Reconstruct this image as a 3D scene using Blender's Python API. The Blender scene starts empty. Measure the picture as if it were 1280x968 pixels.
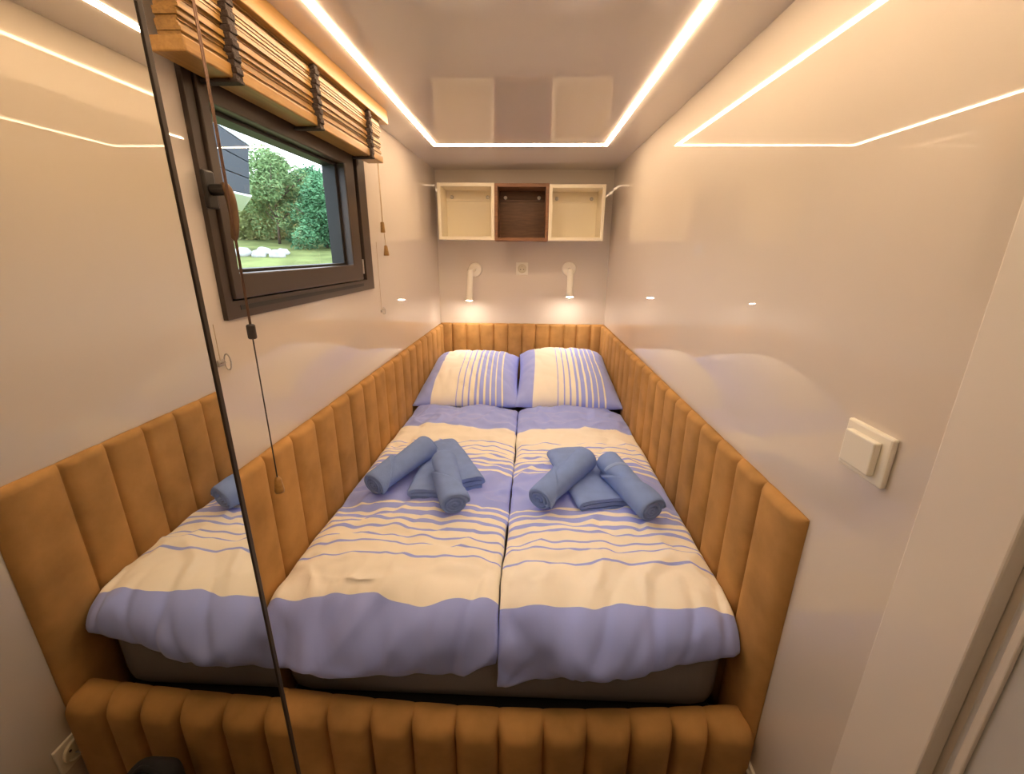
import bpy, bmesh, math, random
from mathutils import Vector, Matrix, noise

random.seed(7)
PI = math.pi
H = 1.75                      # camera height above the floor; all z below are relative to the eye, lifted at the end
SC = bpy.context.scene
COL = SC.collection

# ------------------------------------------------------------------ materials
def srgb(r, g, b):
    f = lambda c: (c/255/12.92) if c/255 <= .04045 else ((c/255+.055)/1.055)**2.4
    return (f(r), f(g), f(b), 1)

def new_mat(name):
    m = bpy.data.materials.new(name); m.use_nodes = True
    return m, m.node_tree.nodes, m.node_tree.links, m.node_tree.nodes['Principled BSDF']

def simple(name, col, rough=.5, metal=0, spec=.5, emit=None, es=0, bump=0, bscale=200, var=0, vscale=8, sheen=0, coat=0):
    m, N, L, p = new_mat(name)
    c = tuple(col)+(1,) if len(col) == 3 else col
    p.inputs['Base Color'].default_value = c
    p.inputs['Roughness'].default_value = rough
    p.inputs['Metallic'].default_value = metal
    p.inputs['Specular IOR Level'].default_value = spec
    if sheen:
        p.inputs['Sheen Weight'].default_value = sheen
        p.inputs['Sheen Roughness'].default_value = .4
        p.inputs['Sheen Tint'].default_value = c
    if coat:
        p.inputs['Coat Weight'].default_value = coat
        p.inputs['Coat Roughness'].default_value = .02
    if emit:
        p.inputs['Emission Color'].default_value = tuple(emit)+(1,)
        p.inputs['Emission Strength'].default_value = es
    tc = None
    if bump or var:
        tc = N.new('ShaderNodeTexCoord')
    if bump:
        n = N.new('ShaderNodeTexNoise'); n.inputs['Scale'].default_value = bscale; n.inputs['Detail'].default_value = 3
        b = N.new('ShaderNodeBump'); b.inputs['Strength'].default_value = bump; b.inputs['Distance'].default_value = .003
        L.new(tc.outputs['Object'], n.inputs['Vector']); L.new(n.outputs['Fac'], b.inputs['Height']); L.new(b.outputs['Normal'], p.inputs['Normal'])
    if var:
        n = N.new('ShaderNodeTexNoise'); n.inputs['Scale'].default_value = vscale; n.inputs['Detail'].default_value = 4
        r = N.new('ShaderNodeMapRange'); r.inputs['To Min'].default_value = 1-var; r.inputs['To Max'].default_value = 1+var
        r.inputs['From Min'].default_value = .3; r.inputs['From Max'].default_value = .7
        mx = N.new('ShaderNodeVectorMath'); mx.operation = 'SCALE'; mx.inputs[0].default_value = c[:3]
        L.new(tc.outputs['Object'], n.inputs['Vector']); L.new(n.outputs['Fac'], r.inputs['Value'])
        L.new(r.outputs['Result'], mx.inputs['Scale']); L.new(mx.outputs['Vector'], p.inputs['Base Color'])
    return m

def wood(name, c1, c2, scale=(2, 30, 30), rough=.45):
    m, N, L, p = new_mat(name)
    tc = N.new('ShaderNodeTexCoord'); mp = N.new('ShaderNodeMapping'); mp.inputs['Scale'].default_value = scale
    n = N.new('ShaderNodeTexNoise'); n.inputs['Scale'].default_value = 3; n.inputs['Detail'].default_value = 6; n.inputs['Distortion'].default_value = .6
    cr = N.new('ShaderNodeValToRGB'); e = cr.color_ramp.elements
    e[0].position = .35; e[0].color = tuple(c1)+(1,); e[1].position = .68; e[1].color = tuple(c2)+(1,)
    L.new(tc.outputs['Object'], mp.inputs['Vector']); L.new(mp.outputs['Vector'], n.inputs['Vector'])
    L.new(n.outputs['Fac'], cr.inputs['Fac']); L.new(cr.outputs['Color'], p.inputs['Base Color'])
    p.inputs['Roughness'].default_value = rough
    return m

CREAM = (.90, .865, .78)
BLUE = (.335, .42, .93)

def striped(name, stops, period):
    """colour by a stored UV: u across the stripes, in metres (duvets) or -1..1 (pillows)"""
    m, N, L, p = new_mat(name)
    uv = N.new('ShaderNodeUVMap'); uv.uv_map = 'UVMap'
    sp = N.new('ShaderNodeSeparateXYZ'); L.new(uv.outputs['UV'], sp.inputs['Vector'])
    cr = N.new('ShaderNodeValToRGB'); cr.color_ramp.interpolation = 'CONSTANT'
    e = cr.color_ramp.elements
    e[0].position = 0; e[0].color = stops[0][1]+(1,)
    e.remove(e[1])
    for pos, c in stops[1:]:
        k = e.new(pos/period); k.color = tuple(c)+(1,)
    L.new(sp.outputs['X'], cr.inputs['Fac'])
    L.new(cr.outputs['Color'], p.inputs['Base Color'])
    tc = N.new('ShaderNodeTexCoord')
    n = N.new('ShaderNodeTexNoise'); n.inputs['Scale'].default_value = 300
    b = N.new('ShaderNodeBump'); b.inputs['Strength'].default_value = .15; b.inputs['Distance'].default_value = .001
    L.new(tc.outputs['Object'], n.inputs['Vector']); L.new(n.outputs['Fac'], b.inputs['Height']); L.new(b.outputs['Normal'], p.inputs['Normal'])
    p.inputs['Roughness'].default_value = .85
    p.inputs['Sheen Weight'].default_value = .15
    return m

def duvet_stops():
    lines = [(.157, .028), (.196, .024), (.239, .017), (.279, .012), (.322, .009), (.362, .007), (.415, .006)]
    st = [(0, BLUE), (.132, CREAM)]
    for c, w in lines:
        st += [(c-w/2, BLUE), (c+w/2, CREAM)]
    st += [(.552, BLUE)]
    return st

def pillow_stops():
    st = [(0, BLUE), (.165, CREAM)]
    for c, w in [(.40, .010), (.462, .012), (.517, .015), (.580, .024), (.635, .036)]:
        st += [(c-w/2, BLUE), (c+w/2, CREAM)]
    st += [(.672, BLUE), (.712, CREAM), (.727, BLUE), (.768, CREAM), (.780, BLUE), (.828, CREAM), (.840, BLUE)]
    return st

M = {}
def gloss_wall(name, col, rough=.012):
    m, N, L, p = new_mat(name)
    p.inputs['Base Color'].default_value = tuple(col)+(1,)
    p.inputs['Roughness'].default_value = rough
    p.inputs['IOR'].default_value = 1.68
    tc = N.new('ShaderNodeTexCoord'); n = N.new('ShaderNodeTexNoise'); n.inputs['Scale'].default_value = 2.2; n.inputs['Detail'].default_value = 1
    b = N.new('ShaderNodeBump'); b.inputs['Strength'].default_value = .012; b.inputs['Distance'].default_value = .01
    L.new(tc.outputs['Object'], n.inputs['Vector']); L.new(n.outputs['Fac'], b.inputs['Height']); L.new(b.outputs['Normal'], p.inputs['Normal'])
    return m

M['wall'] = gloss_wall('gloss_white_panel', (.645, .58, .51))
M['ceiling'] = gloss_wall('gloss_white_ceiling', (.68, .625, .58), .015)
M['casing'] = simple('white_casing', (.74, .68, .61), .25)
M['door'] = simple('grey_white_door', (.55, .54, .53), .4)
M['floor'] = wood('floor_laminate', (.10, .065, .04), (.2, .14, .09), (1, 12, 12))
M['velvet'] = simple('caramel_velvet', (.43, .237, .082), .75, spec=.15, var=.20, vscale=9, sheen=.35, bump=.08, bscale=350)
M['mattress'] = simple('grey_mattress_cover', (.24, .235, .25), .9, spec=.1, bump=.2, bscale=400)
M['duvet'] = striped('striped_duvet_cotton', duvet_stops(), 1.0)
M['pillow'] = striped('striped_pillow_cotton', pillow_stops(), 1.0)
M['towel'] = simple('blue_terry', (.22, .33, .68), .95, spec=.1, bump=.7, bscale=420, sheen=.35, var=.06, vscale=20)
M['towel_light'] = simple('pale_terry_band', (.28, .40, .72), .9, spec=.1, bump=.3, bscale=420, sheen=.3)
M['frame'] = simple('dark_brown_aluminium', (.052, .036, .027), .38, metal=.15, bump=.03)
M['gasket'] = simple('black_gasket', (.012, .011, .011), .5)
M['black_metal'] = simple('black_metal', (.015, .013, .012), .35, metal=.3)
M['bronze'] = simple('bronze_lever', (.16, .095, .05), .38, metal=.6)
M['steel'] = simple('steel', (.5, .48, .45), .3, metal=.9)
M['bamboo'] = wood('bamboo', (.205, .105, .021), (.31, .17, .040), (40, 1.5, 60), .4)
M['bamboo_light'] = wood('bamboo_rail', (.30, .157, .037), (.38, .208, .056), (40, 1.5, 40), .35)
M['strap'] = simple('dark_braid', (.035, .02, .014), .8, bump=.8, bscale=220)
M['cord'] = simple('brown_cord', (.13, .065, .035), .7)
M['cord_pale'] = simple('pale_cord', (.5, .4, .28), .7)
M['dark_bead'] = simple('dark_bead', (.03, .022, .018), .5)
M['shelf_white'] = simple('cream_white_shelf', (.84, .77, .60), .35)
M['walnut'] = wood('walnut', (.10, .045, .018), (.18, .085, .036), (3, 30, 30), .45)
M['walnut_edge'] = wood('walnut_edge', (.17, .075, .032), (.25, .115, .052), (3, 30, 30), .45)
M['plastic'] = simple('white_plastic', (.80, .76, .66), .3)
M['plastic_shade'] = simple('ivory_plastic_socket', (.66, .60, .46), .35)
M['hole'] = simple('socket_hole', (.04, .03, .025), .6)
M['lampwhite'] = simple('white_lamp_enamel', (.82, .78, .68), .3)
M['led'] = simple('led_diffuser', (.9, .85, .75), .5, emit=(1, .715, .45), es=40)
M['led_profile'] = simple('led_profile', (.75, .70, .62), .35, metal=.3)
M['bulb'] = simple('lamp_bulb', (.9, .9, .85), .5, emit=(1, .83, .68), es=180)
M['black'] = simple('black_fabric', (.012, .012, .014), .8, bump=.3)
M['mirror'] = simple('mirror_silver', (.80, .775, .70), .008, metal=1.0)
M['mirror_edge'] = simple('dark_mirror_edge', (.05, .037, .028), .4, metal=.4)
M['carcass'] = simple('wardrobe_carcass', (.72, .69, .64), .4)
M['grass'] = simple('meadow_grass', (.125, .15, .05), .95, spec=.1, var=.45, vscale=1.5)
M['leaf_green'] = simple('leaf_green', (.155, .245, .10), .8, spec=.2, var=.35, vscale=4)
M['leaf_dark'] = simple('leaf_deep_green', (.08, .20, .095), .8, spec=.2, var=.35, vscale=4)
M['leaf_yellow'] = simple('leaf_yellow_green', (.22, .255, .095), .8, spec=.2, var=.35, vscale=4)
M['bark'] = simple('bark', (.07, .05, .035), .9, var=.3)
M['canopy_grey'] = simple('grey_cladding', (.030, .036, .046), .6)
M['canopy_white'] = simple('white_trim', (.75, .78, .82), .5)
M['stone'] = simple('pale_stone', (.36, .36, .35), .9, var=.2)

def glass_mat():
    m = bpy.data.materials.new('window_glass'); m.use_nodes = True
    N, L = m.node_tree.nodes, m.node_tree.links
    N.clear()
    o = N.new('ShaderNodeOutputMaterial'); mx = N.new('ShaderNodeMixShader')
    t = N.new('ShaderNodeBsdfTransparent'); t.inputs['Color'].default_value = (.95, .97, .97, 1)
    g = N.new('ShaderNodeBsdfGlossy'); g.inputs['Roughness'].default_value = .01
    f = N.new('ShaderNodeFresnel'); f.inputs['IOR'].default_value = 1.5
    ge = N.new('ShaderNodeNewGeometry'); sb = N.new('ShaderNodeMath'); sb.operation = 'SUBTRACT'; sb.inputs[0].default_value = 1
    ml = N.new('ShaderNodeMath'); ml.operation = 'MULTIPLY'
    L.new(ge.outputs['Backfacing'], sb.inputs[1]); L.new(sb.outputs[0], ml.inputs[0]); L.new(f.outputs['Fac'], ml.inputs[1])
    L.new(ml.outputs[0], mx.inputs['Fac']); L.new(t.outputs['BSDF'], mx.inputs[1]); L.new(g.outputs['BSDF'], mx.inputs[2])
    L.new(mx.outputs['Shader'], o.inputs['Surface'])
    return m
M['glass'] = glass_mat()

# ------------------------------------------------------------------ mesh helpers
def wloc(o):
    v = Vector((0, 0, 0))
    while o is not None:
        v += o.location; o = o.parent
    return v

def link(name, verts, faces, mat, parent=None, smooth=False, local=False, uvs=None, recalc=True, bevel=0, seg=2, sub=0):
    me = bpy.data.meshes.new(name)
    verts = [Vector(v) for v in verts]
    off = Vector((0, 0, 0))
    if not local:
        if parent is None:
            xs = [v.x for v in verts]; ys = [v.y for v in verts]; zs = [v.z for v in verts]
            off = Vector(((min(xs)+max(xs))/2, (min(ys)+max(ys))/2, min(zs)))
        else:
            off = wloc(parent)
    me.from_pydata([v-off for v in verts], [], faces)
    if recalc:
        bm = bmesh.new(); bm.from_mesh(me); bmesh.ops.recalc_face_normals(bm, faces=bm.faces); bm.to_mesh(me); bm.free()
    if uvs:
        ul = me.uv_layers.new(name='UVMap')
        for l in me.loops: ul.data[l.index].uv = uvs[l.vertex_index]
    if smooth:
        for p in me.polygons: p.use_smooth = True
    mats = mat if isinstance(mat, (list, tuple)) else [mat]
    for m_ in mats: me.materials.append(m_)
    o = bpy.data.objects.new(name, me); COL.objects.link(o)
    if parent is None:
        o.location = off
    else:
        o.parent = parent
    if bevel:
        b = o.modifiers.new('bevel', 'BEVEL'); b.width = bevel; b.segments = seg; b.limit_method = 'ANGLE'; b.angle_limit = math.radians(40)
    if sub:
        s = o.modifiers.new('subd', 'SUBSURF'); s.levels = sub; s.render_levels = sub
    return o

class MB:
    def __init__(s): s.v = []; s.f = []
    def add(s, v, f):
        n = len(s.v); s.v += [Vector(a) for a in v]; s.f += [tuple(i+n for i in q) for q in f]; return s
    def box(s, a, b):
        x0, y0, z0 = a; x1, y1, z1 = b
        return s.add([(x0,y0,z0),(x1,y0,z0),(x1,y1,z0),(x0,y1,z0),(x0,y0,z1),(x1,y0,z1),(x1,y1,z1),(x0,y1,z1)],
                     [(0,3,2,1),(4,5,6,7),(0,1,5,4),(1,2,6,5),(2,3,7,6),(3,0,4,7)])
    def prism(s, base, top):
        """two matching polygons"""
        n = len(base)
        return s.add(list(base)+list(top), [tuple(range(n))[::-1], tuple(range(n, 2*n))]+[(i, (i+1) % n, n+(i+1) % n, n+i) for i in range(n)])
    def tube(s, pts, r, k=10, cap=True):
        pts = [Vector(p) for p in pts]; n = len(pts)
        rr = r if isinstance(r, (list, tuple)) else [r]*n
        vs = []; fs = []
        t0 = (pts[1]-pts[0]).normalized()
        a = t0.cross(Vector((0, 0, 1)) if abs(t0.z) < .9 else Vector((1, 0, 0))).normalized()
        for i in range(n):
            t = ((pts[min(i+1, n-1)]-pts[max(i-1, 0)])).normalized()
            a = (a-t*a.dot(t)).normalized(); b = t.cross(a)
            for j in range(k):
                w = 2*PI*j/k
                vs.append(pts[i]+(a*math.cos(w)+b*math.sin(w))*rr[i])
        for i in range(n-1):
            for j in range(k):
                fs.append((i*k+j, i*k+(j+1) % k, (i+1)*k+(j+1) % k, (i+1)*k+j))
        if cap: fs += [tuple(range(k))[::-1], tuple(range((n-1)*k, n*k))]
        return s.add(vs, fs)
    def lathe(s, prof, mat4, k=28):
        """prof: (radius, height) list, spun round local z"""
        vs = []; fs = []; n = len(prof)
        for r, h in prof:
            for j in range(k):
                w = 2*PI*j/k; vs.append(mat4 @ Vector((r*math.cos(w), r*math.sin(w), h)))
        for i in range(n-1):
            for j in range(k): fs.append((i*k+j, i*k+(j+1) % k, (i+1)*k+(j+1) % k, (i+1)*k+j))
        fs += [tuple(range(k))[::-1], tuple(range((n-1)*k, n*k))]
        return s.add(vs, fs)
    def obj(s, name, mat, parent=None, **kw): return link(name, s.v, s.f, mat, parent, **kw)

def box(name, a, b, mat, parent=None, **kw): return MB().box(a, b).obj(name, mat, parent, **kw)

def thing(name, label, cat, loc, group=None, parent=None):
    o = bpy.data.objects.new(name, None); COL.objects.link(o); o.location = loc; o.empty_display_size = .05
    return tag(o, label, cat, group)
def tag(o, label, cat, group=None):
    o['label'] = label; o['category'] = cat
    if group: o['group'] = group
    return o
def struct(o): o['kind'] = 'structure'; return o

# ------------------------------------------------------------------ the room shell
def XL(y): return -.765+.022*y        # the left wall
def XR(y): return .613-.0035*y        # the right wall
YB = 3.40                             # the back wall
ZC = .562                             # the ceiling
ZF = -1.75
Y0 = -1.7
def lx(y, off=0): return XL(y)+off

# left wall: a thick slab with the window opening cut out (four blocks, one mesh)
WY0, WY1, WZ0, WZ1 = 1.032, 2.0, -.160, .404
wl = MB()
def lblock(ya, yb, za, zb, t=.16):
    wl.prism([(XL(ya), ya, za), (XL(yb), yb, za), (XL(yb)-t, yb, za), (XL(ya)-t, ya, za)],
             [(XL(ya), ya, zb), (XL(yb), yb, zb), (XL(yb)-t, yb, zb), (XL(ya)-t, ya, zb)])
lblock(Y0, WY0, ZF, ZC); lblock(WY1, YB+.1, ZF, ZC); lblock(WY0, WY1, ZF, WZ0); lblock(WY0, WY1, WZ1, ZC)
struct(wl.obj('wall_left', M['wall']))
wr = MB().prism([(XR(Y0), Y0, ZF), (XR(Y0)+.1, Y0, ZF), (XR(YB)+.1, YB+.1, ZF), (XR(YB), YB+.1, ZF)],
                [(XR(Y0), Y0, ZC), (XR(Y0)+.1, Y0, ZC), (XR(YB)+.1, YB+.1, ZC), (XR(YB), YB+.1, ZC)])
struct(wr.obj('wall_right', M['wall']))
struct(box('wall_back', (XL(YB)-.02, YB, ZF), (XR(YB)+.02, YB+.1, ZC), M['wall']))
struct(box('wall_front', (XL(Y0)-.02, Y0-.1, ZF), (XR(Y0)+.02, Y0, ZC), M['casing']))
struct(box('ceiling', (-1.0, Y0-.1, ZC), (.75, YB+.1, ZC+.1), M['ceiling']))
struct(box('floor', (-1.0, Y0-.1, ZF-.1), (.75, YB+.1, ZF), M['floor']))

# the door casing on the right, near the viewer, and the door beyond it
struct(box('trim_1', (.586, .456, ZF), (XR(.5), .578, ZC), M['casing'], bevel=.003))
d1 = struct(box('door_1', (.6095, -.42, ZF+.01), (.618, .448, .46), M['door'], bevel=.004))
box('door_edge_strip', (.603, .425, ZF+.01), (.6095, .436, .46), M['casing'], d1, bevel=.002)

# ------------------------------------------------------------------ LED strip light on the ceiling
XSL, XSR, YS = -.530, .412, 2.655
led = thing('led_strip_light', 'glowing U-shaped LED strip light running round the glossy ceiling', 'ceiling light', (-.06, 1.2, ZC))
def ustrip(w, z0, z1, ya=-.35, yl=.43):
    h = w/2
    out = [(XSL-h, yl), (XSL-h, YS+h), (XSR+h, YS+h), (XSR+h, ya), (XSR-h, ya), (XSR-h, YS-h), (XSL+h, YS-h), (XSL+h, yl)]
    v = [(x, y, z0) for x, y in out]+[(x, y, z1) for x, y in out]
    q = [(0, 1, 6, 7), (1, 2, 5, 6), (2, 3, 4, 5)]
    f = [tuple(a) for a in q]+[tuple(i+8 for i in a) for a in q]+[(i, (i+1) % 8, 8+(i+1) % 8, 8+i) for i in range(8)]
    return v, f
link('diffuser', *ustrip(.0185, ZC-.0045, ZC-.0015), M['led'], led)
link('aluminium_profile', *ustrip(.0205, ZC-.0015, ZC), M['led_profile'], led)

# ------------------------------------------------------------------ channel-tufted velvet panels
def tufted(name, P0, U, Nn, length, z0, z1, T, seams, parent, groove=.0215, toprnd=.020, endr=0, sag=0, nfront=16):
    """P0 on the back face at u=0; U along, Nn outwards from the wall; seams: list of u"""
    P0, U, Nn = Vector(P0), Vector(U).normalized(), Vector(Nn).normalized()
    us = [0]+list(seams)+[length]
    prof = []                                       # (offset factor, height factor base, drop)
    for i in range(nfront+1): prof.append((1.0, i/nfront, None))
    for i in range(1, 9):
        a = i/8*PI/2; prof.append((.30+.70*math.cos(a), 1.0, math.sin(a)))
    prof.append((0.0, 1.0, 1.0)); prof.append((0.0, 0.0, None))
    V = []; F = []; rows = 0
    samples = []
    for k in range(len(us)-1):
        a, b = us[k], us[k+1]
        m = 12
        for i in range(m+(1 if k == len(us)-2 else 0)):
            f = i/m
            f2 = .5-.5*math.cos(PI*f)              # cluster at the seams
            bul = (1-abs(2*f2-1)**5.0)**.8 if 0 < f2 < 1 else 0
            samples.append((a+(b-a)*f2, bul, k in (0, len(us)-2) and False))
    for u, bul, _ in samples:
        d = min(u, length-u)
        drop = 0
        if endr and d < endr: drop = endr-math.sqrt(max(0, endr**2-(endr-d)**2))
        zt = z1-drop-sag*math.sin(PI*u/length)
        wob = .0022*noise.noise(Vector((u*9, 3.1, 0)))
        off = T-groove*(1-bul)+wob
        edge = 1.0
        if not endr and d < .022: off *= .35+.65*math.sqrt(max(0, 1-(1-d/.022)**2))
        for nf, hb, s_ in prof:
            if s_ is None: z = z0+(zt-toprnd-z0)*hb
            else: z = zt-toprnd+toprnd*s_*(1.0-.10*(1-bul))
            V.append(P0+U*u+Nn*(off*nf)+Vector((0, 0, z)))
        rows += 1
    n = len(prof)
    for i in range(rows-1):
        for j in range(n): F.append((i*n+j, (i+1)*n+j, (i+1)*n+(j+1) % n, i*n+(j+1) % n))
    F += [tuple(range(n)), tuple(range((rows-1)*n, rows*n))[::-1]]
    o = link(name, V, F, M['velvet'], parent, smooth=True)
    return o

bed = thing('bed', 'built-in bed with caramel velvet channel-tufted headboard, side panels and front board', 'bed', (-.07, 2.1, ZF))
ZP = -.542
TP = .030
hbx0, hbx1 = XL(YB), XR(YB)
hs = [-.6003, -.4879, -.3757, -.2651, -.1535, -.044, .064, .1735, .2859, .3894, .5006]
tufted('headboard', (hbx0, YB, 0), (1, 0, 0), (0, -1, 0), hbx1-hbx0, -1.30, ZP, TP, [x-hbx0 for x in hs], bed)
# side panels
ya, yb = .812, YB-TP+.004
dirL = Vector((XL(yb)-XL(ya), yb-ya, 0)); LL = dirL.length
sl = [y-ya for y in [.917+.1387*i for i in range(18)] if ya+.03 < y < yb-.03]
tufted('side_panel', (XL(ya), ya, 0), dirL, (1, -.022, 0), LL, -1.32, ZP-.004, TP, sl, bed)
dirR = Vector((XR(yb)-XR(ya), yb-ya, 0)); LR = dirR.length
sr = [y-ya for y in [.9745+.128*i for i in range(19)] if ya+.03 < y < yb-.03]
tufted('side_panel', (XR(ya), ya, 0), dirR, (-1, -.0035, 0), LR, -1.32, ZP, TP, sr, bed)
# front board: face at y=.79, back at y=.85
fx0, fx1 = -.742, .609
fs = [-.642, -.521, -.404, -.292, -.175, -.059, .062, .176, .292, .399, .489]
fb = tufted('front_board', (fx1, .862, 0), (-1, 0, 0), (0, -1, 0), fx1-fx0, ZF+.03, -1.146, .075, sorted(fx1-x for x in fs), bed, groove=.032, toprnd=.045, endr=.055, sag=.05)
box('bed_base', (-.69, .868, ZF+.02), (.56, 3.33, -1.285), M['black'], bed)

# mattress
def soft_box(name, a, b, r, mat, parent=None, **kw):
    return box(name, a, b, mat, parent, bevel=r, seg=4, smooth=True, **kw)
mt = soft_box('mattress', (-.705, .914, -1.282), (.574, 3.355, -.966), .08, M['mattress'])
tag(mt, 'grey fabric mattress between the velvet side panels, under the striped duvets', 'mattress')

# ------------------------------------------------------------------ duvets
def duvet(name, x0f, x1f, ylist, hem, seed, cy, label, tilt):
    """x0f/x1f give the edges at y; hem(s) gives the height of the hem of the hanging front"""
    ns, nt = 110, 190
    V = []; UV = []; F = []
    yh, yf = ylist
    ztop = -.960
    R = .090
    Lflat = yh-(yf+R)
    def path(t, hz):
        # returns y, z, normal(y,z), distance from head
        drop = (ztop-R)-hz
        Ltot = Lflat+R*PI/2+drop
        d = t*Ltot
        if d < Lflat: return yh-d, ztop, (0, 1), d
        d2 = d-Lflat
        if d2 < R*PI/2:
            a = d2/R
            return yf+R-R*math.sin(a), ztop-R+R*math.cos(a), (-math.sin(a), math.cos(a)), d
        d3 = d2-R*PI/2
        return yf, ztop-R-d3, (-1, 0), d
    for i in range(nt+1):
        t = i/nt
        tt = t
        for j in range(ns+1):
            s = j/ns
            e = abs(2*s-1)
            y, z, nn, d = path(tt, hem(s))
            hang = max(0., min(1., (yf+.10-y)/.10))
            # puffed thickness
            puff = .030+.037*max(0., 1-e**3.2)**.6
            endp = min(1., (d+.012)/.05)**.5
            Ltot = Lflat+R*PI/2+(ztop-R)-hem(s)
            hemp = min(1., max(0, Ltot-d+.004)/.05)**.5
            th = puff*endp*(1-.45*hang)
            th = th*(.35+.65*hemp)
            x = x0f(y)+(x1f(y)-x0f(y))*s
            q = Vector((x*3.0, d*5.5, seed))
            w = .010*noise.noise(Vector((x*3.5, d*4.0, seed)))
            # creases mostly across the bed, in the striped middle
            c1 = noise.noise(Vector((x*4.0+.8*noise.noise(q), d*17.0, seed+5)))
            w += .011*c1*(1-hang)*min(1, d*6+.3)
            c2 = abs(noise.noise(Vector(((x+.5*d)*9.0, (d-.5*x)*2.2, seed+9))))
            w -= .010*(1-min(1, c2*4))*(.45+.55*hang)
            c4 = noise.noise(Vector(((x-.6*d)*12+.6*noise.noise(q*2), (d+.6*x)*7, seed+17)))
            w += .010*c4
            c6 = 1-min(1, abs(noise.noise(Vector((x*6.5+2.5*d, d*7.5-x*1.2, seed+71))))*4.5)
            w += .010*c6*(1-hang)
            # sweeping diagonal folds in the hanging front
            g = (x*tilt[0]+z*tilt[1])
            c3 = noise.noise(Vector((g*7.0, (x*tilt[1]-z*tilt[0])*1.6, seed+13)))
            w += .020*hang*c3
            c5 = 1-min(1, abs(noise.noise(Vector((g*8.0+.4*c3, (x*tilt[1]-z*tilt[0])*1.3, seed+61))))*3.2)
            w += .026*hang*c5*min(1, max(.2, 1+c3))
            w = max(w, -.018)
            w += .0035*noise.noise(Vector((x*22, d*22, seed)))
            if d < .22:                                   # rumpled head end
                w += (.22-d)/.22*.03*noise.noise(Vector((x*6.5, d*9, seed+21)))
            th += w*min(1, (1-e)*10+.25)*endp*(.3+.7*hemp)
            th = max(th, .008)
            xw = x+.009*noise.noise(Vector((d*6, s*3, seed+31)))+(.008*noise.noise(Vector((d*13, s*2, seed+33))) if .15 < s < .85 or (s > .5) == (seed < 5) else 0)
            yw = y+nn[0]*th+ (.020*noise.noise(Vector((x*5.5, d*6, seed+40))) if d < Lflat else 0)
            zw = z+nn[1]*th
            V.append((xw, yw, zw))
            # stripe coordinate: distance from the middle of the cover, stripes run a little uneven
            wav = .014*noise.noise(Vector((x*5, 0, seed+50)))+  .008*noise.noise(Vector((x*13, d*1.5, seed+51)))
            o_ = yh-d-cy+wav
            if o_ > .45: o_ = .45+(o_-.45)*.62
            UV.append((min(.999, abs(o_)), s))
    n1 = len(V); W = ns+1
    for i in range(nt+1):
        t = i/nt
        for j in range(ns+1):
            s = j/ns
            y, z, nn, d = path(t, hem(s))
            x = x0f(y)+(x1f(y)-x0f(y))*s
            V.append((x, y+nn[0]*.002, z+nn[1]*.002)); UV.append((min(.999, abs(yh-d-cy)), s))
    for i in range(nt):
        for j in range(ns):
            a = i*W+j
            F.append((a, a+1, a+W+1, a+W)); F.append((n1+a, n1+a+W, n1+a+W+1, n1+a+1))
    for i in range(nt):
        a, b = i*W, (i+1)*W
        F.append((a, b, n1+b, n1+a)); a += ns; b += ns; F.append((a, n1+a, n1+b, b))
    for j in range(ns):
        F.append((j, n1+j, n1+j+1, j+1)); a = nt*W+j; F.append((a, a+1, n1+a+1, n1+a))
    o = link(name, V, F, M['duvet'], None, smooth=True, uvs=UV)
    tag(o, label, 'duvet', 'striped duvets on the bed')
    return o
gap = lambda y: -.0485-.020*max(0, (1.75-y))/.9
duvL = duvet('duvet', lambda y: XL(y)+TP+.006, lambda y: gap(y)-.003, (2.47, .897),
             lambda s: -1.100-.018*math.sin(3*s)+.03*max(0, s-.86)/.14, 3.0, 1.512,
             'blue and cream striped duvet on the side under the window, flat straight hem', (.62, -.78))
duvR = duvet('duvet', lambda y: gap(y)+.003, lambda y: XR(y)-TP-.004, (2.47, .893),
             lambda s: -1.150+.140*s**.8, 11.0, 1.507,
             'blue and cream striped duvet on the light-switch side, with slanting hem', (.5, .86))

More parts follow.
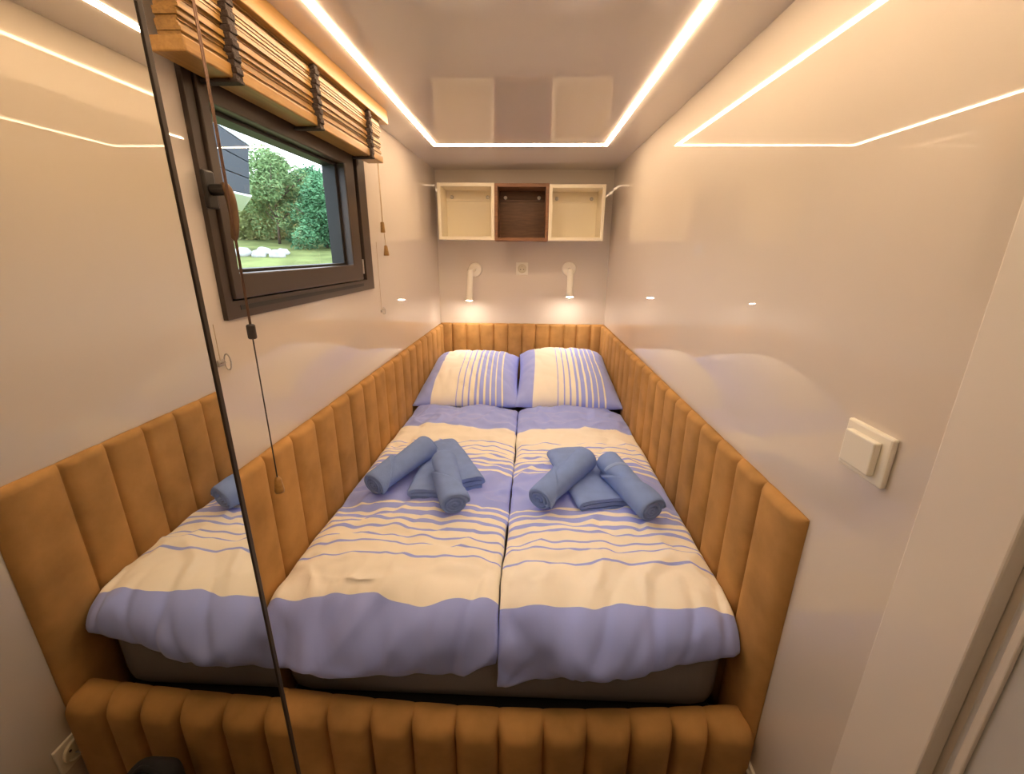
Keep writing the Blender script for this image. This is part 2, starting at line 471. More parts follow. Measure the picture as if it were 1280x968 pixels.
# ------------------------------------------------------------------ pillows
def pillow(name, c, w, l, t, rx, rz, seed, label, ry=0):
    n = 56
    V = []; UV = []; F = []
    def pt(i, j, side):
        u = -1+2*i/n; v = -1+2*j/n
        px = u*w/2*(1-.055*(1-v*v)**1.0); py = v*l/2*(1-.06*(1-u*u))
        h = ((1-abs(u)**3.4)*(1-abs(v)**3.0))
        h = max(h, 0)**.58*t/2
        wr = .007*noise.noise(Vector((u*2.5, v*2.5, seed)))
        k = abs(noise.noise(Vector((u*3+v*2.2, v*1.5-u, seed+4))))
        wr -= .010*(1-min(1, k*4))*(1-.4*abs(u))
        fe = max(abs(u), abs(v))
        wr += .012*fe**3*noise.noise(Vector((u*7, v*7, seed+8)))*(1-fe**14)
        z = side*h+wr*(1-fe**12)*(1 if side > 0 else .2)
        if side < 0: z *= .55
        return Vector((px, py, z))
    R = Matrix.Rotation(rz, 3, 'Z') @ Matrix.Rotation(rx, 3, 'X') @ Matrix.Rotation(ry, 3, 'Y')
    for side in (1, -1):
        for i in range(n+1):
            for j in range(n+1):
                p = pt(i, j, side)
                V.append(R @ p+Vector(c)); UV.append((i/n, j/n))
    W = n+1; N1 = W*W
    for i in range(n):
        for j in range(n):
            a = i*W+j
            F.append((a, a+W, a+W+1, a+1)); F.append((N1+a, N1+a+1, N1+a+W+1, N1+a+W))
    ring = [j for j in range(n)]+[i*W+n for i in range(n)]+[n*W+j for j in range(n, 0, -1)]+[i*W for i in range(n, 0, -1)]
    m = len(ring)
    for k in range(m): F.append((ring[k], ring[(k+1) % m], N1+ring[(k+1) % m], N1+ring[k]))
    o = link(name, V, F, M['pillow'], None, smooth=True, uvs=UV)
    # weld the two rims
    bm = bmesh.new(); bm.from_mesh(o.data); bmesh.ops.remove_doubles(bm, verts=bm.verts, dist=1e-5); bm.to_mesh(o.data); bm.free()
    for p in o.data.polygons: p.use_smooth = True
    tag(o, label, 'pillow', 'striped pillows at the headboard')
    return o
pillow('pillow', (-.372, 2.88, -.850), .655, .92, .28, math.radians(5.5), 0.02, 2.0, 'striped pillow nearest the window wall, slightly lower and flatter')
pillow('pillow', (.262, 2.88, -.835), .655, .94, .30, math.radians(6.5), -.015, 17.0, 'striped pillow on the light-switch side, slightly fuller and higher')

# ------------------------------------------------------------------ towels
def roll_towel(a, b, r, seed, label, group, turn=1.0, band=False, flip=1):
    """rolled towel from a (spiral end nearest the viewer) to b; a flap edge winds round it"""
    a, b = Vector(a), Vector(b); ax = (b-a); L = ax.length; ax.normalize()
    up = Vector((0, 0, 1)); sx = ax.cross(up).normalized(); sy = sx.cross(ax)
    nl, nc = 70, 96
    V = []; F = []
    def rad(s, w):
        hel = turn*2*PI*(s-.35)*flip+PI*.5
        ph = ((w-hel)*flip) % (2*PI)
        k = ph/(2*PI)
        rr = r*(1.06-.24*k)
        rr *= 1+.035*math.exp(-(ph/.30)**2)-.07*math.exp(-((2*PI-ph)/.28)**2)
        rr *= 1+.02*noise.noise(Vector((s*3, math.cos(w)*1.5, math.sin(w)*1.5+seed)))
        endr = min(1, min(s, 1-s)*L/.012)
        rr *= .90+.10*math.sqrt(max(0, endr))
        return rr
    def P(s, w, rr): 
        squash = .90
        return a+ax*(L*s)+sx*(math.cos(w)*rr)+sy*(math.sin(w)*rr*squash)
    for i in range(nl+1):
        s = i/nl
        s = .5-.5*math.cos(PI*s)*(1) if False else s
        for j in range(nc):
            w = 2*PI*j/nc; V.append(P(s, w, rad(s, w)))
    for i in range(nl):
        for j in range(nc): F.append((i*nc+j, i*nc+(j+1) % nc, (i+1)*nc+(j+1) % nc, (i+1)*nc+j))
    # spiral ends
    for end, base in ((0, 0), (1, nl*nc)):
        prev = base; nr = 22
        for k in range(1, nr+1):
            q = 1-k/nr
            st = len(V)
            for j in range(nc):
                w = 2*PI*j/nc
                ph = (q*3.2-w/(2*PI)*flip) % 1.0
                dep = .013*(abs(ph-.5)*2)**3*min(1, (1-q)*8)
                s = (dep/L) if end == 0 else 1-dep/L
                V.append(P(s, w, max(rad(0 if end == 0 else 1, w)*q, .0006)))
            for j in range(nc): F.append((prev+j, prev+(j+1) % nc, st+(j+1) % nc, st+j))
            prev = st
        F.append(tuple(prev+j for j in range(nc)))
    o = link('rolled_towel', V, F, M['towel'], None, smooth=True)
    tag(o, label, 'towel', group)
    if band:
        # woven paler stripe of the towel border: a slim sleeve lying on the surface
        VV = []; FF = []
        m = 30; w0, w1 = .15*PI, 1.0*PI
        for i in range(5):
            for j in range(m+1):
                w = w0+(w1-w0)*j/m; s = .66+.05*i/4+.10*(w-w0)/(w1-w0)
                VV.append(P(s, w, rad(s, w)+.0012))
        for i in range(4):
            for j in range(m): k = i*(m+1)+j; FF.append((k, k+1, k+m+2, k+m+1))
        bo = link('woven_border', VV, FF, M['towel_light'], o, smooth=True)
        md = bo.modifiers.new('thick', 'SOLIDIFY'); md.thickness = .001
    return o

def flat_towel(a, b, width, height, label, group, layers=4, curl=1):
    """folded bath towel: a flattened coil profile extruded from a (open end nearest viewer) to b"""
    a, b = Vector(a), Vector(b); ax = b-a; L = ax.length; ax.normalize()
    up0 = Vector((0, 0, 1)); sx = ax.cross(up0).normalized(); sy = sx.cross(ax).normalized()
    th = height/layers*.80; g = height/layers
    pts = []
    half = width/2
    # serpentine centre line, outermost layer wraps the rest on one side
    for k in range(layers):
        z = g*(k+.5)
        x0, x1 = (-half+th*(.6 if k else .3), half-th*(.6 if k else .3))
        if k in (1, 2) and layers > 3: x0, x1 = (-half+th*1.5, half-th*.6) if k == 1 else (-half+th*1.5, half-th*.9)
        row = [(x0+(x1-x0)*i/14, z) for i in range(15)]
        if (k % 2 == 0) != (curl > 0): row = row[::-1]
        if pts:
            (xa, za), (xb, zb) = pts[-1], row[0]
            sgn = 1 if xa > 0 else -1
            for q in range(1, 6):
                w = -PI/2+PI*q/6
                pts.append(((xa+xb)/2+sgn*g*.5*math.cos(w), (za+zb)/2+g*.5*math.sin(w)))
        pts += row
    n = len(pts); Lf = []; Rt = []
    for i in range(n):
        p0 = Vector((*pts[max(0, i-1)], 0)); p1 = Vector((*pts[min(n-1, i+1)], 0))
        t = (p1-p0).normalized(); nm = Vector((-t.y, t.x, 0)); p = Vector((*pts[i], 0))
        Lf.append(p+nm*th/2); Rt.append(p-nm*th/2)
    loop = Lf+Rt[::-1]; m = len(loop)
    V = []; F = []; ns = 26
    for i in range(ns+1):
        s = i/ns
        e = min(s, 1-s)*L
        sh = 1-.05*max(0, 1-e/.02)**2
        for p in loop:
            jit = .004*noise.noise(Vector((p.x*14, p.y*40, s*5)))
            dz = .004*noise.noise(Vector((p.x*8, s*6, 7.7)))+.0025*noise.noise(Vector((p.x*30, s*20, 1.7)))
            edge = (abs(p.x)/half)**4
            V.append(a+ax*(L*s+jit*(1 if i in (0, ns) else 0))+sx*(p.x*sh)+sy*((p.y+dz)*(1-.16*edge)*sh))
    for i in range(ns):
        for j in range(m): F.append((i*m+j, i*m+(j+1) % m, (i+1)*m+(j+1) % m, (i+1)*m+j))
    for i in range(n-1):                    # end caps: quads between left and right offsets
        F.append((i, i+1, m-2-i, m-1-i)); o_ = ns*m; F.append((o_+i, o_+m-1-i, o_+m-2-i, o_+i+1))
    o = link('folded_towel', V, F, M['towel'], None, smooth=False)
    for p in o.data.polygons: p.use_smooth = True
    sm = o.modifiers.new('crease', 'EDGE_SPLIT'); sm.split_angle = math.radians(50)
    tag(o, label, 'towel', group)
    return o

ZD = -.897
GL, GR = 'blue towels on the window-side duvet', 'blue towels on the light-switch-side duvet'
flat_towel((-0.360, 1.398, ZD), (-0.358, 1.741, ZD+.006), .150, .055, 'blue folded bath towel lying under the two rolls on the window-side duvet', GL, 3, 1)
flat_towel((-0.213, 1.480, ZD), (-0.381, 1.818, ZD+.006), .115, .062, 'blue folded towel sticking out behind the front roll, beside the duvet gap', GL, 3, -1)
flat_towel((0.290, 1.367, ZD-.002), (0.190, 1.777, ZD+.006), .185, .055, 'blue folded bath towel lying under the rolls on the light-switch-side duvet', GR, 3, 1)
roll_towel((-0.573, 1.413, ZD+.052), (-0.422, 1.679, ZD+.098), .055, 1.0, 'blue rolled towel nearest the window-side velvet panel, pointing outward', GL, 1.0, False, 1)
roll_towel((-0.242, 1.298, ZD+.052), (-0.333, 1.556, ZD+.100), .053, 5.0, 'blue rolled towel in front of the folded towels, beside the gap between duvets', GL, .7, False, 1)
roll_towel((0.051, 1.343, ZD+.052), (0.248, 1.597, ZD+.100), .053, 9.0, 'blue rolled towel on the right duvet, leaning toward the gap between duvets', GR, .9, False, 1)
roll_towel((0.442, 1.295, ZD+.050), (0.325, 1.570, ZD+.100), .055, 12.0, 'blue rolled towel nearest the right velvet side panel, with paler woven band', GR, .7, True, 1)

# ------------------------------------------------------------------ window
win = bpy.data.objects.new('window_1', None); COL.objects.link(win); win.location = (XL(1.5), 1.5, WZ0); struct(win)
def wpt(y, off, z): return (XL(y)+off, y, z)
def wring(name, outer, inner, off0, off1, mat, bevel=.002, parent=win):
    """rectangular ring in the plane of the left wall between two offsets from it"""
    (ya, yb, za, zb), (yc, yd, zc, zd) = outer, inner
    O = [(ya, za), (yb, za), (yb, zb), (ya, zb)]; I = [(yc, zc), (yd, zc), (yd, zd), (yc, zd)]
    V = [wpt(y, off0, z) for y, z in O]+[wpt(y, off0, z) for y, z in I]+[wpt(y, off1, z) for y, z in O]+[wpt(y, off1, z) for y, z in I]
    F = []
    for i in range(4):
        j = (i+1) % 4
        F += [(i, j, 4+j, 4+i), (8+i, 12+i, 12+j, 8+j), (i, 8+i, 8+j, j), (4+i, 4+j, 12+j, 12+i)]
    return link(name, V, F, mat, parent, bevel=bevel)
wring('window_frame', (WY0-.008, WY1+.008, WZ0-.006, WZ1+.006), (1.052, 1.925, -.122, .372), -.11, .012, M['frame'])
wring('gasket', (1.052, 1.925, -.122, .372), (1.068, 1.90, -.112, .364), -.10, -.012, M['gasket'], 0)
sash = wring('sash', (1.054, 1.872, -.118, .368), (1.084, 1.785, -.056, .316), -.065, .020, M['frame'], .004)
wring('glazing_bead', (1.084, 1.785, -.056, .316), (1.090, 1.768, -.048, .306), -.062, -.012, M['gasket'], .001, sash)
gl = MB().prism([wpt(1.086, -.056, -.054), wpt(1.783, -.056, -.054), wpt(1.783, -.056, .314), wpt(1.086, -.056, .314)],
                [wpt(1.086, -.050, -.054), wpt(1.783, -.050, -.054), wpt(1.783, -.050, .314), wpt(1.086, -.050, .314)])
gl.obj('window_pane', M['glass'], sash)
# dark ventilation slot along the bottom of the frame
MB().prism([wpt(1.075, .0125, -.146), wpt(1.88, .0125, -.146), wpt(1.88, .0125, -.134), wpt(1.075, .0125, -.134)],
           [wpt(1.075, .0135, -.146), wpt(1.88, .0135, -.146), wpt(1.88, .0135, -.134), wpt(1.075, .0135, -.134)]).obj('drainage_slot', M['gasket'], win)
# hinge stay at the far stile
hg = MB().box((XL(1.9)-.004, 1.882, -.095), (XL(1.9)+.016, 1.897, -.035)); hg.box((XL(1.9)-.002, 1.885, -.035), (XL(1.9)+.010, 1.893, .30))
hg.obj('hinge', M['steel'], win, bevel=.002)
# handle: rosette, neck, lever
hy, hz = 1.026, .128
xo = XL(hy)+.020
hn = box('handle_rosette', (xo, hy-.020, hz-.040), (xo+.011, hy+.016, hz+.040), M['black_metal'], sash, bevel=.004)
MB().tube([(xo+.010, hy, hz), (xo+.022, hy, hz), (xo+.040, hy+.002, hz)], [.0125, .012, .012], 14).obj('handle_neck', M['black_metal'], sash, smooth=False, bevel=.001)
lev = MB().tube([(xo+.036, hy-.006, hz+.008), (xo+.041, hy+.000, hz+.008), (xo+.045, hy+.006, hz-.006), (xo+.046, hy+.008, hz-.042), (xo+.044, hy+.006, hz-.080), (xo+.040, hy+.000, hz-.110)], [.0095, .0120, .0115, .0105, .0098, .0085], 14)
lev.obj('handle_lever', M['bronze'], sash, smooth=True, sub=1)

# ------------------------------------------------------------------ bamboo roman blind
bl = thing('bamboo_blind', 'folded-up bamboo roman blind with dark braid straps above the window', 'blind', (XL(1.5)+.05, 1.5, .36))
by0, by1 = .93, 2.055
def lbar(mb, ya, yb, oa, ob, za, zb):
    mb.prism([(XL(ya)+oa, ya, za), (XL(yb)+oa, yb, za), (XL(yb)+ob, yb, za), (XL(ya)+ob, ya, za)],
             [(XL(ya)+oa, ya, zb), (XL(yb)+oa, yb, zb), (XL(yb)+ob, yb, zb), (XL(ya)+ob, ya, zb)])
    return mb
lbar(MB(), by0, 2.06, .002, .112, .512, ZC).obj('head_rail', M['bamboo_light'], bl, bevel=.003)
st = MB()
rs = random.Random(3)
zz = .382; k = 0
while zz < .510:
    h = .0062; o2 = .092+.002*math.sin(k*1.9)+rs.uniform(-.0015, .0015)
    if k in (3, 4, 9, 10, 15): o2 -= .006
    lbar(st, .935+rs.uniform(-.002, .002), 2.0+rs.uniform(-.003, .003), .046+rs.uniform(-.002, .002), o2, zz, zz+h)
    zz += .0063; k += 1
st.obj('slat_stack', M['bamboo'], bl)
lbar(MB(), .93, 2.004, .030, .098, .354, .381).obj('bottom_rail', M['bamboo_light'], bl, bevel=.003)
for y in (1.072, 1.445, 1.862):
    s = MB()
    for q in range(13):
        z0 = .350+q*.0125
        lbar(s, y-.012, y+.012, .085, .106+.003*(q % 2), z0, z0+.0128)
    lbar(s, y-.013, y+.013, .024, .108, .346, .353)
    s.obj('braid_strap', M['strap'], bl, bevel=.002)
# lifting cords with their toggles
def wob(y, z): return z
cx, cyy = XL(.98)+.108, .960
MB().tube([(cx, cyy-.002, .50), (cx+.001, cyy-.002, .2), (cx, cyy-.002, -.165)], .0016, 8).obj('pull_cord', M['cord'], bl, smooth=True)
MB().tube([(cx, cyy+.003, .50), (cx+.001, cyy+.003, .2), (cx, cyy+.002, -.165)], .0016, 8).obj('pull_cord', M['cord'], bl, smooth=True)
pc = MB().tube([(cx, cyy, -.19), (cx, cyy, -.40), (cx, cyy, -.56)], .0016, 8).obj('pull_cord', M['dark_bead'], bl, smooth=True)
T4 = lambda x, y, z: Matrix.Translation((x, y, z))
MB().lathe([(.007, 0), (.0095, .003), (.0095, .031), (.007, .034)], T4(cx, cyy, -.197), 18).obj('cord_connector', M['dark_bead'], pc, smooth=False, bevel=.001)
MB().lathe([(.011, 0), (.012, .006), (.0085, .036), (.005, .044)], T4(cx, cyy, -.60), 18).obj('wooden_toggle', M['bamboo_light'], pc, smooth=True)
c2x, c2y = XL(2.14)+.030, 2.125
MB().tube([(c2x, c2y, .40), (c2x, c2y, .12)], .0016, 8).obj('pull_cord', M['cord_pale'], bl, smooth=True)
MB().tube([(c2x, c2y+.010, .40), (c2x, c2y+.010, .12), (c2x+.004, c2y+.014, .02)], .0016, 8).obj('pull_cord', M['cord_pale'], bl, smooth=True)
MB().lathe([(.010, 0), (.011, .003), (.0085, .044), (.006, .047)], T4(c2x, c2y, .082), 16).obj('wooden_toggle', M['bamboo'], bl, smooth=True)
MB().lathe([(.012, 0), (.013, .004), (.0075, .044), (.005, .047)], T4(c2x+.004, c2y+.014, -.022), 16).obj('wooden_toggle', M['bamboo'], bl, smooth=True)

def cord_hook(y, z, label, sc=1.0):
    t = thing('cord_hook', label, 'hook', (XL(y), y, z))
    pl = MB().box((XL(y)-.001, y-.012*sc, z-.008*sc), (XL(y)+.005, y+.012*sc, z+.008*sc))
    pl.obj('hook_plate', M['steel'], t, bevel=.002)
    ring = [(XL(y)+.012+.008*sc*math.cos(a), y+.010*sc, z+.020*sc*math.sin(a)) for a in [2*PI*i/20 for i in range(21)]]
    MB().tube(ring, .0018, 8).obj('ring', M['steel'], t, smooth=True)
    MB().tube([(XL(y)+.004, y-.006, z), (XL(y)+.012, y+.004, z), (XL(y)+.004, y+.010, z)], .0016, 8).obj('hook_wire', M['steel'], t, smooth=True)
    MB().tube([(XL(y)+.004, y-.004, z+.006), (XL(y)+.004, y-.004, WZ0-.008 if y < 1.5 else z+.32)], .0009, 6).obj('tension_cord', M['cord_pale'], t)
    return t
cord_hook(.985, -.262, 'small clear cord hook on the wall below the near corner of the window')
cord_hook(2.10, -.282, 'small cord hook on the wall beyond the window, near the headboard', .8)

# ------------------------------------------------------------------ wall cubes
SY0, SY1 = 3.16, YB
def cube_shelf(x0, x1, z0, z1, m_edge, m_in, label, m_dot, group=None):
    t = thing('wall_cube_shelf', label, 'shelf', ((x0+x1)/2, SY1, z0), group)
    w = .022
    b = MB()
    b.box((x0, SY0, z0), (x0+w, SY1, z1)); b.box((x1-w, SY0, z0), (x1, SY1, z1))
    b.box((x0+w, SY0, z0), (x1-w, SY1, z0+w)); b.box((x0+w, SY0, z1-w), (x1-w, SY1, z1))
    b.obj('shelf_box', m_edge, t, bevel=.0015)
    box('back_panel', (x0+w, SY1-.008, z0+w), (x1-w, SY1-.001, z1-w), m_in, t)
    box('hanging_rail', (x0+w, SY1-.020, z1-w-.07), (x1-w, SY1-.008, z1-w), m_in, t, bevel=.001)
    for x in (x0+w+.042, x1-w-.042):
        R = Matrix.Translation((x, SY1-.020, z1-w-.045)) @ Matrix.Rotation(PI/2, 4, 'X')
        MB().lathe([(.013, 0), (.013, .006), (.008, .010)], R, 18).obj('mounting_screw', m_dot, t, smooth=False, bevel=.001)
    return t
xs4 = [-.630, -.2395, .1315, .510]
gcube = 'open cube shelves above the headboard'
cube_shelf(xs4[0], xs4[1]-.001, .078, .443, M['shelf_white'], M['shelf_white'], 'cream white open cube shelf nearest the window wall', M['steel'], gcube)
cube_shelf(xs4[1], xs4[2], .072, .440, M['walnut_edge'], M['walnut'], 'dark walnut open cube shelf in the middle above the headboard', M['lampwhite'], gcube)
cube_shelf(xs4[2]+.001, xs4[3], .076, .434, M['shelf_white'], M['shelf_white'], 'cream white open cube shelf farthest from the window', M['steel'], gcube)

# ------------------------------------------------------------------ reading lamps
def reading_lamp(bx, bz, hx, hy_, hz_, label):
    t = thing('reading_lamp', label, 'wall lamp', (bx, YB, bz), 'reading lamps above the headboard')
    R = Matrix.Translation((bx, YB, bz)) @ Matrix.Rotation(PI/2, 4, 'X')
    MB().lathe([(.050, 0), (.052, .004), (.052, .016), (.047, .022), (.012, .024)], R, 32).obj('wall_plate', M['lampwhite'], t, smooth=False, bevel=.001)
    top = Vector((hx+(bx-hx)*.25, hy_+.03, bz-.01))
    MB().tube([(bx, YB-.02, bz), (bx, YB-.06, bz), top], [.010, .010, .010], 14).obj('swivel_arm', M['lampwhite'], t, smooth=True)
    bot = Vector((hx, hy_, hz_))
    ax = (bot-top).normalized()
    q = ax.to_track_quat('Z', 'Y').to_matrix().to_4x4()
    Ln = (bot-top).length
    Rm = Matrix.Translation(top) @ q
    lh = MB().lathe([(.014, -.012), (.021, -.006), (.023, .004), (.023, Ln-.006), (.029, Ln+.001), (.029, Ln+.005), (.026, Ln+.004), (.022, Ln-.004)], Rm, 32).obj('lamp_head', M['lampwhite'], t, smooth=False, bevel=.001)
    MB().lathe([(.025, Ln-.003), (.026, Ln+.003), (.020, Ln+.006), (.010, Ln+.0075)], Rm, 24).obj('lamp_bulb', M['bulb'], lh, smooth=True)
    return t
reading_lamp(-.408, -.133, -.437, 3.235, -.345, 'white cylindrical reading lamp, lit, below the window-side cream cube')
reading_lamp(.307, -.121, .3075, 3.235, -.312, 'white cylindrical reading lamp, lit, below the cream cube farthest from window')

# ------------------------------------------------------------------ sockets and switch
def frame_at(P, U, Nn):
    U = Vector(U).normalized(); Nn = Vector(Nn).normalized(); W = Nn.cross(U)
    m = Matrix((U, W, Nn)).transposed().to_4x4(); m.translation = Vector(P); return m
def lbox(m, a, b):
    mb = MB().box(a, b); mb.v = [m @ v for v in mb.v]; return mb
def socket(P, U, Nn, s, label, mat_plate):
    t = thing('wall_socket', label, 'socket', P)
    m = frame_at(P, U, Nn)
    lbox(m, (-s/2, -s/2, 0), (s/2, s/2, .008)).obj('socket_plate', mat_plate, t, bevel=.003)
    ins = MB().lathe([(s*.36, .008), (s*.36, .016), (s*.31, .017), (s*.30, .009), (s*.10, .0085)], m, 32).obj('socket_insert', M['plastic_shade'], t, smooth=False, bevel=.001)
    for k in (-1, 1):
        MB().lathe([(s*.038, .008), (s*.038, .0105)], m @ Matrix.Translation((k*s*.13, -s*.07, 0)), 14).obj('contact_hole', M['hole'], ins)
    MB().lathe([(s*.035, .008), (s*.035, .020), (s*.02, .023)], m @ Matrix.Translation((0, s*.16, 0)), 14).obj('earth_pin', M['steel'], ins, smooth=False)
    return t
socket((-.048, YB, -.122), (1, 0, 0), (0, -1, 0), .092, 'small white round socket on the back wall between the two reading lamps', M['plastic'])
ysk = .792
socket((XR(ysk), ysk, -1.325), (0, 1, 0), (-1, 0, 0), .088, 'white wall socket low beside the front board corner', M['plastic'])
yw, zw = .715, -.334
sw = thing('light_switch', 'square white rocker light switch on the glossy right wall', 'light switch', (XR(yw), yw, zw))
m = frame_at((XR(yw), yw, zw), (0, 1, 0), (-1, 0, 0))
lbox(m, (-.052, -.046, 0), (.052, .046, .011)).obj('switch_plate', M['plastic'], sw, bevel=.004)
lbox(m, (-.034, -.031, .011), (.036, .031, .024)).obj('rocker', M['plastic'], sw, bevel=.003)

# ------------------------------------------------------------------ wardrobe with the mirror door on the left
XM = -.3175
wd = thing('wardrobe', 'tall wardrobe with full-height mirror door and dark edge beside the bed foot', 'wardrobe', (-.54, -.2, ZF))
ym = .414
box('wardrobe_carcass', (XL(.3)+.002, -.90, ZF), (XM-.012, ym-.012, ZC-.002), M['carcass'], wd)
box('mirror_door', (XM-.008, -.88, ZF+.03), (XM, ym-.006, ZC-.006), M['mirror'], wd)
box('mirror_edge', (XM-.012, ym-.0062, ZF+.03), (XM+.0015, ym, ZC-.006), M['mirror_edge'], wd, bevel=.0008)

# black bag standing by the front board, seen only in the mirror
bg = thing('black_bag', 'black bag standing before the front board, seen only in the mirror', 'bag', (.30, .70, ZF))
soft_box('bag_body', (.235, .64, ZF), (.365, .755, -1.250), .04, M['black'], bg)
hp = [(.265+.07*(i/10), .70, -1.262+.03*math.sin(PI*i/10)) for i in range(11)]
MB().tube(hp, .006, 8).obj('handle', M['black'], bg, smooth=True)

# ------------------------------------------------------------------ the outside
def hill(x, y): return -1.0+.106*max(0, math.hypot(x, y)-1.5)+.05*math.sin(x*.5+y*.3)*min(1, abs(x)/6)
g = MB(); nx, ny = 44, 50
V = []; F = []
for i in range(nx+1):
    for j in range(ny+1):
        x = -1.05-40*(i/nx)**1.6; y = -8+58*j/ny
        V.append((x, y, hill(x, y) if i else -1.9))
for i in range(nx):
    for j in range(ny): a = i*(ny+1)+j; F.append((a, a+1, a+ny+2, a+ny+1))
go = link('ground', V, F, M['grass'], None, smooth=True); struct(go)
sol = go.modifiers.new('thick', 'SOLIDIFY'); sol.thickness = .3; sol.offset = -1

def tree(x, y, h, r, leaf, seed, label, n=2600, cat='tree', low=.15, size=.13):
    z0 = hill(x, y)-.05
    t = thing('leafy_tree', label, cat, (x, y, z0), 'trees seen through the window')
    R = random.Random(seed)
    tr = MB().tube([(x, y, z0), (x+.05, y, z0+h*.4), (x+.1*R.uniform(-1, 1), y+.1, z0+h*.85)], [.05*h/3, .035*h/3, .012], 10)
    for k in range(9):
        a = R.uniform(0, 2*PI); zb = z0+h*R.uniform(.25, .75); l = r*R.uniform(.5, .95)
        tr.tube([(x+.03, y, zb), (x+l*.5*math.cos(a), y+l*.5*math.sin(a), zb+l*.35), (x+l*math.cos(a), y+l*math.sin(a), zb+l*.75)], [.022, .014, .006], 6)
    tr.obj('trunk', M['bark'], t, smooth=True)
    V = []; F = []
    blobs = []
    for k in range(26):
        a = R.uniform(0, 2*PI); f = R.uniform(low, 1.0); rr = r*math.sin(PI*min(1, .22+.74*f))*R.uniform(.2, .85)
        blobs.append((x+rr*math.cos(a), y+rr*math.sin(a), z0+h*f, r*R.uniform(.22, .42)))
    for k in range(n):
        bx, by, bz, br = R.choice(blobs)
        d = Vector((R.gauss(0, 1), R.gauss(0, 1), R.gauss(0, 1))).normalized()*br*R.uniform(.3, 1.0)**.5
        c = Vector((bx, by, bz))+d
        u = Vector((R.gauss(0, 1), R.gauss(0, 1), R.gauss(0, .6))).normalized(); v = u.orthogonal().normalized()
        s = size*R.uniform(.5, 1.1)
        i0 = len(V)
        V += [c-u*s, c+v*s*.45-u*.1*s, c+u*s, c-v*s*.45-u*.1*s]; F.append((i0, i0+1, i0+2, i0+3))
    link('foliage', V, F, M[leaf], t, recalc=False)
    return t
tree(-5.95, 10.6, 2.0, .95, 'leaf_green', 1, 'tallest pale green tree, just beside the grey roof end', 15000, low=.12, size=.045)
tree(-4.62, 10.2, 1.45, .80, 'leaf_dark', 2, 'deep green tree at the far edge of the window view', 13000, low=.05, size=.045)
tree(-5.45, 11.4, 1.55, .85, 'leaf_dark', 3, 'deep green tree between the tallest tree and the far edge tree', 13000, low=.05, size=.045)
tree(-7.15, 11.6, 1.25, 1.0, 'leaf_yellow', 4, 'yellow-green bushy tree on the slope below the grey roof', 13000, low=.03, size=.05)
tree(-6.55, 12.6, 1.4, 1.0, 'leaf_yellow', 5, 'low yellow-green bushy tree behind the tallest tree', 12000, low=.03, size=.05)

# neighbour's grey roof: a clad box roof end on a post
cb = thing('neighbour_roof', 'dark grey clad roof end with white edges outside the window', 'roof', (-2.6, 3.5, hill(-2.6, 3.5)))
def slab(name, pts, d, mat):
    pts = [Vector(p) for p in pts]; nrm = Vector(d)
    return MB().prism(pts, [p+nrm for p in pts]).obj(name, mat, cb, bevel=.004)
dq = (-.85, 1.2, 0)
A, B, C, D = Vector((-3.4, 3.5, 1.60)), Vector((-2.094, 3.5, .735)), Vector((-2.14, 3.5, .40)), Vector((-3.4, 3.5, .66))
for k in range(3):
    f0, f1 = k/3, (k+1)/3-.012
    a0, a1 = A.lerp(D, f0), A.lerp(D, f1); b0, b1 = B.lerp(C, f0), B.lerp(C, f1)
    slab('cladding_board', [a0, b0, b1, a1], dq, M['canopy_grey'])
up = Vector((0, 0, .045))
slab('roof_edge_trim', [A+up, B+up+Vector((.02, 0, 0)), B+Vector((.02, 0, 0)), A], (-.87, 1.22, 0), M['canopy_white'])
slab('roof_edge_trim', [D, C+Vector((.012, 0, 0)), C-up*.35+Vector((.012, 0, 0)), D-up*.35], (-.87, 1.22, 0), M['canopy_white'])
box('roof_post', (-3.30, 3.9, hill(-3.3, 4)-.1), (-3.22, 3.98, .66), M['canopy_white'], cb)

# pale stones lying on the meadow
for k, (x, y, s) in enumerate([(-5.45, 8.4, .13), (-5.12, 8.35, .11), (-4.80, 8.4, .12), (-5.25, 8.75, .12), (-4.90, 8.8, .10)]):
    R = random.Random(40+k)
    bm = bmesh.new(); bmesh.ops.create_icosphere(bm, subdivisions=3, radius=1)
    vs = [Vector((x, y, hill(x, y)+s*.35))+Vector((v.co.x*s*1.3, v.co.y*s, v.co.z*s*.8))*(1+.25*noise.noise(v.co*1.6+Vector((k*3, 0, 0)))) for v in bm.verts]
    fs_ = [tuple(v.index for v in f.verts) for f in bm.faces]; bm.free()
    o = link('field_stone', vs, fs_, M['stone'], None, smooth=True)
    tag(o, 'pale rounded stone in the heap on the meadow outside the window', 'stone', 'heap of pale stones on the meadow')

# ------------------------------------------------------------------ lift everything so the floor is at 0
for o in list(COL.objects):
    if o.parent is None: o.location.z += H

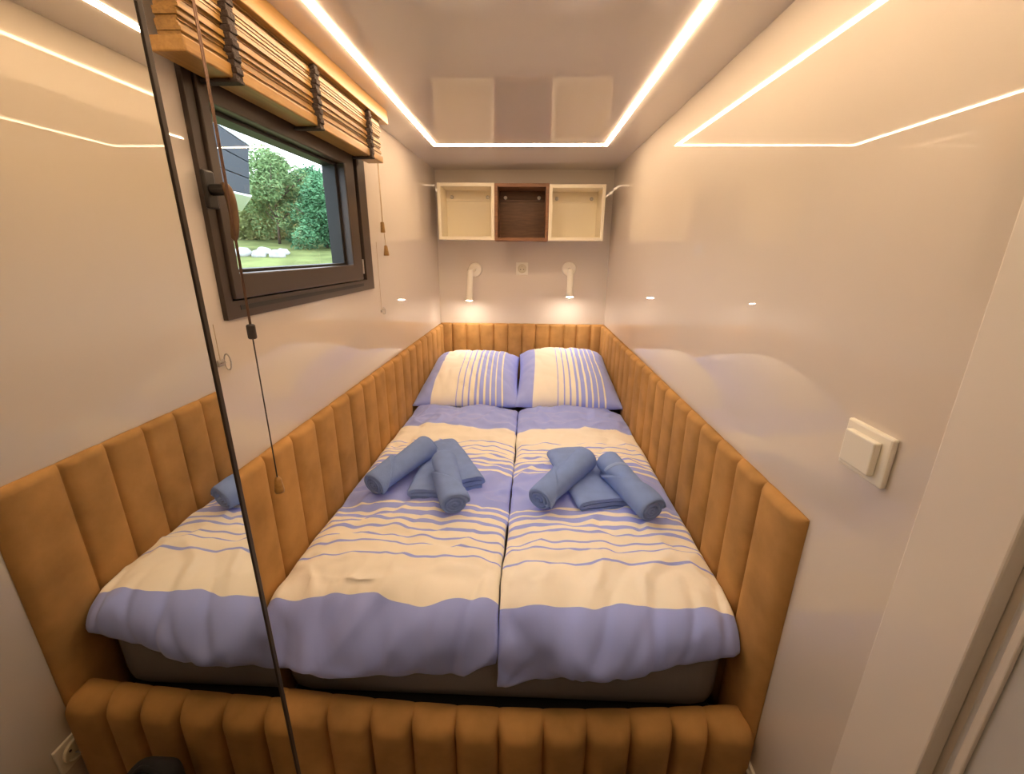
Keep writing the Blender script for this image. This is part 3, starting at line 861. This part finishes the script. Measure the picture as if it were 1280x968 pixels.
# ------------------------------------------------------------------ world and camera
w = bpy.data.worlds.new('overcast_sky'); SC.world = w; w.use_nodes = True
N, L = w.node_tree.nodes, w.node_tree.links
bg_ = N['Background']
tc = N.new('ShaderNodeTexCoord'); n = N.new('ShaderNodeTexNoise'); n.inputs['Scale'].default_value = 3.0; n.inputs['Detail'].default_value = 5
cr = N.new('ShaderNodeValToRGB'); cr.color_ramp.elements[0].position = .4; cr.color_ramp.elements[0].color = (.62, .74, .92, 1)
cr.color_ramp.elements[1].position = .6; cr.color_ramp.elements[1].color = (.90, .94, 1.0, 1)
L.new(tc.outputs['Generated'], n.inputs['Vector']); L.new(n.outputs['Fac'], cr.inputs['Fac']); L.new(cr.outputs['Color'], bg_.inputs['Color'])
bg_.inputs['Strength'].default_value = 4.6

cam = bpy.data.cameras.new('camera'); co = bpy.data.objects.new('camera', cam); COL.objects.link(co)
f, pitch, yaw, roll = 536.7624, .3052, .035, -.0072
cam.sensor_fit = 'HORIZONTAL'; cam.sensor_width = 36; cam.lens = f/1280*36; cam.clip_start = .02; cam.clip_end = 200
X1 = Vector((math.cos(yaw), math.sin(yaw), 0)); Y1 = Vector((-math.sin(yaw), math.cos(yaw), 0)); Z1 = Vector((0, 0, 1))
Dv = Y1*math.cos(pitch)-Z1*math.sin(pitch); Uv = Y1*math.sin(pitch)+Z1*math.cos(pitch)
c, s = math.cos(roll), math.sin(roll)
Rv = X1*c-Uv*s; Up = X1*s+Uv*c
mtx = Matrix((Rv, Up, -Dv)).transposed().to_4x4(); mtx.translation = Vector((0, 0, H))
co.matrix_world = mtx
SC.camera = co

SC.view_settings.view_transform = 'Standard'; SC.view_settings.look = 'None'
SC.view_settings.exposure = 0.60; SC.view_settings.gamma = 1.0; SC.view_settings.use_curve_mapping = False
cy = SC.cycles
cy.use_denoising = True
cy.max_bounces = 12; cy.diffuse_bounces = 6; cy.glossy_bounces = 6; cy.transparent_max_bounces = 8
cy.sample_clamp_indirect = 6.0
cy.caustics_reflective = True
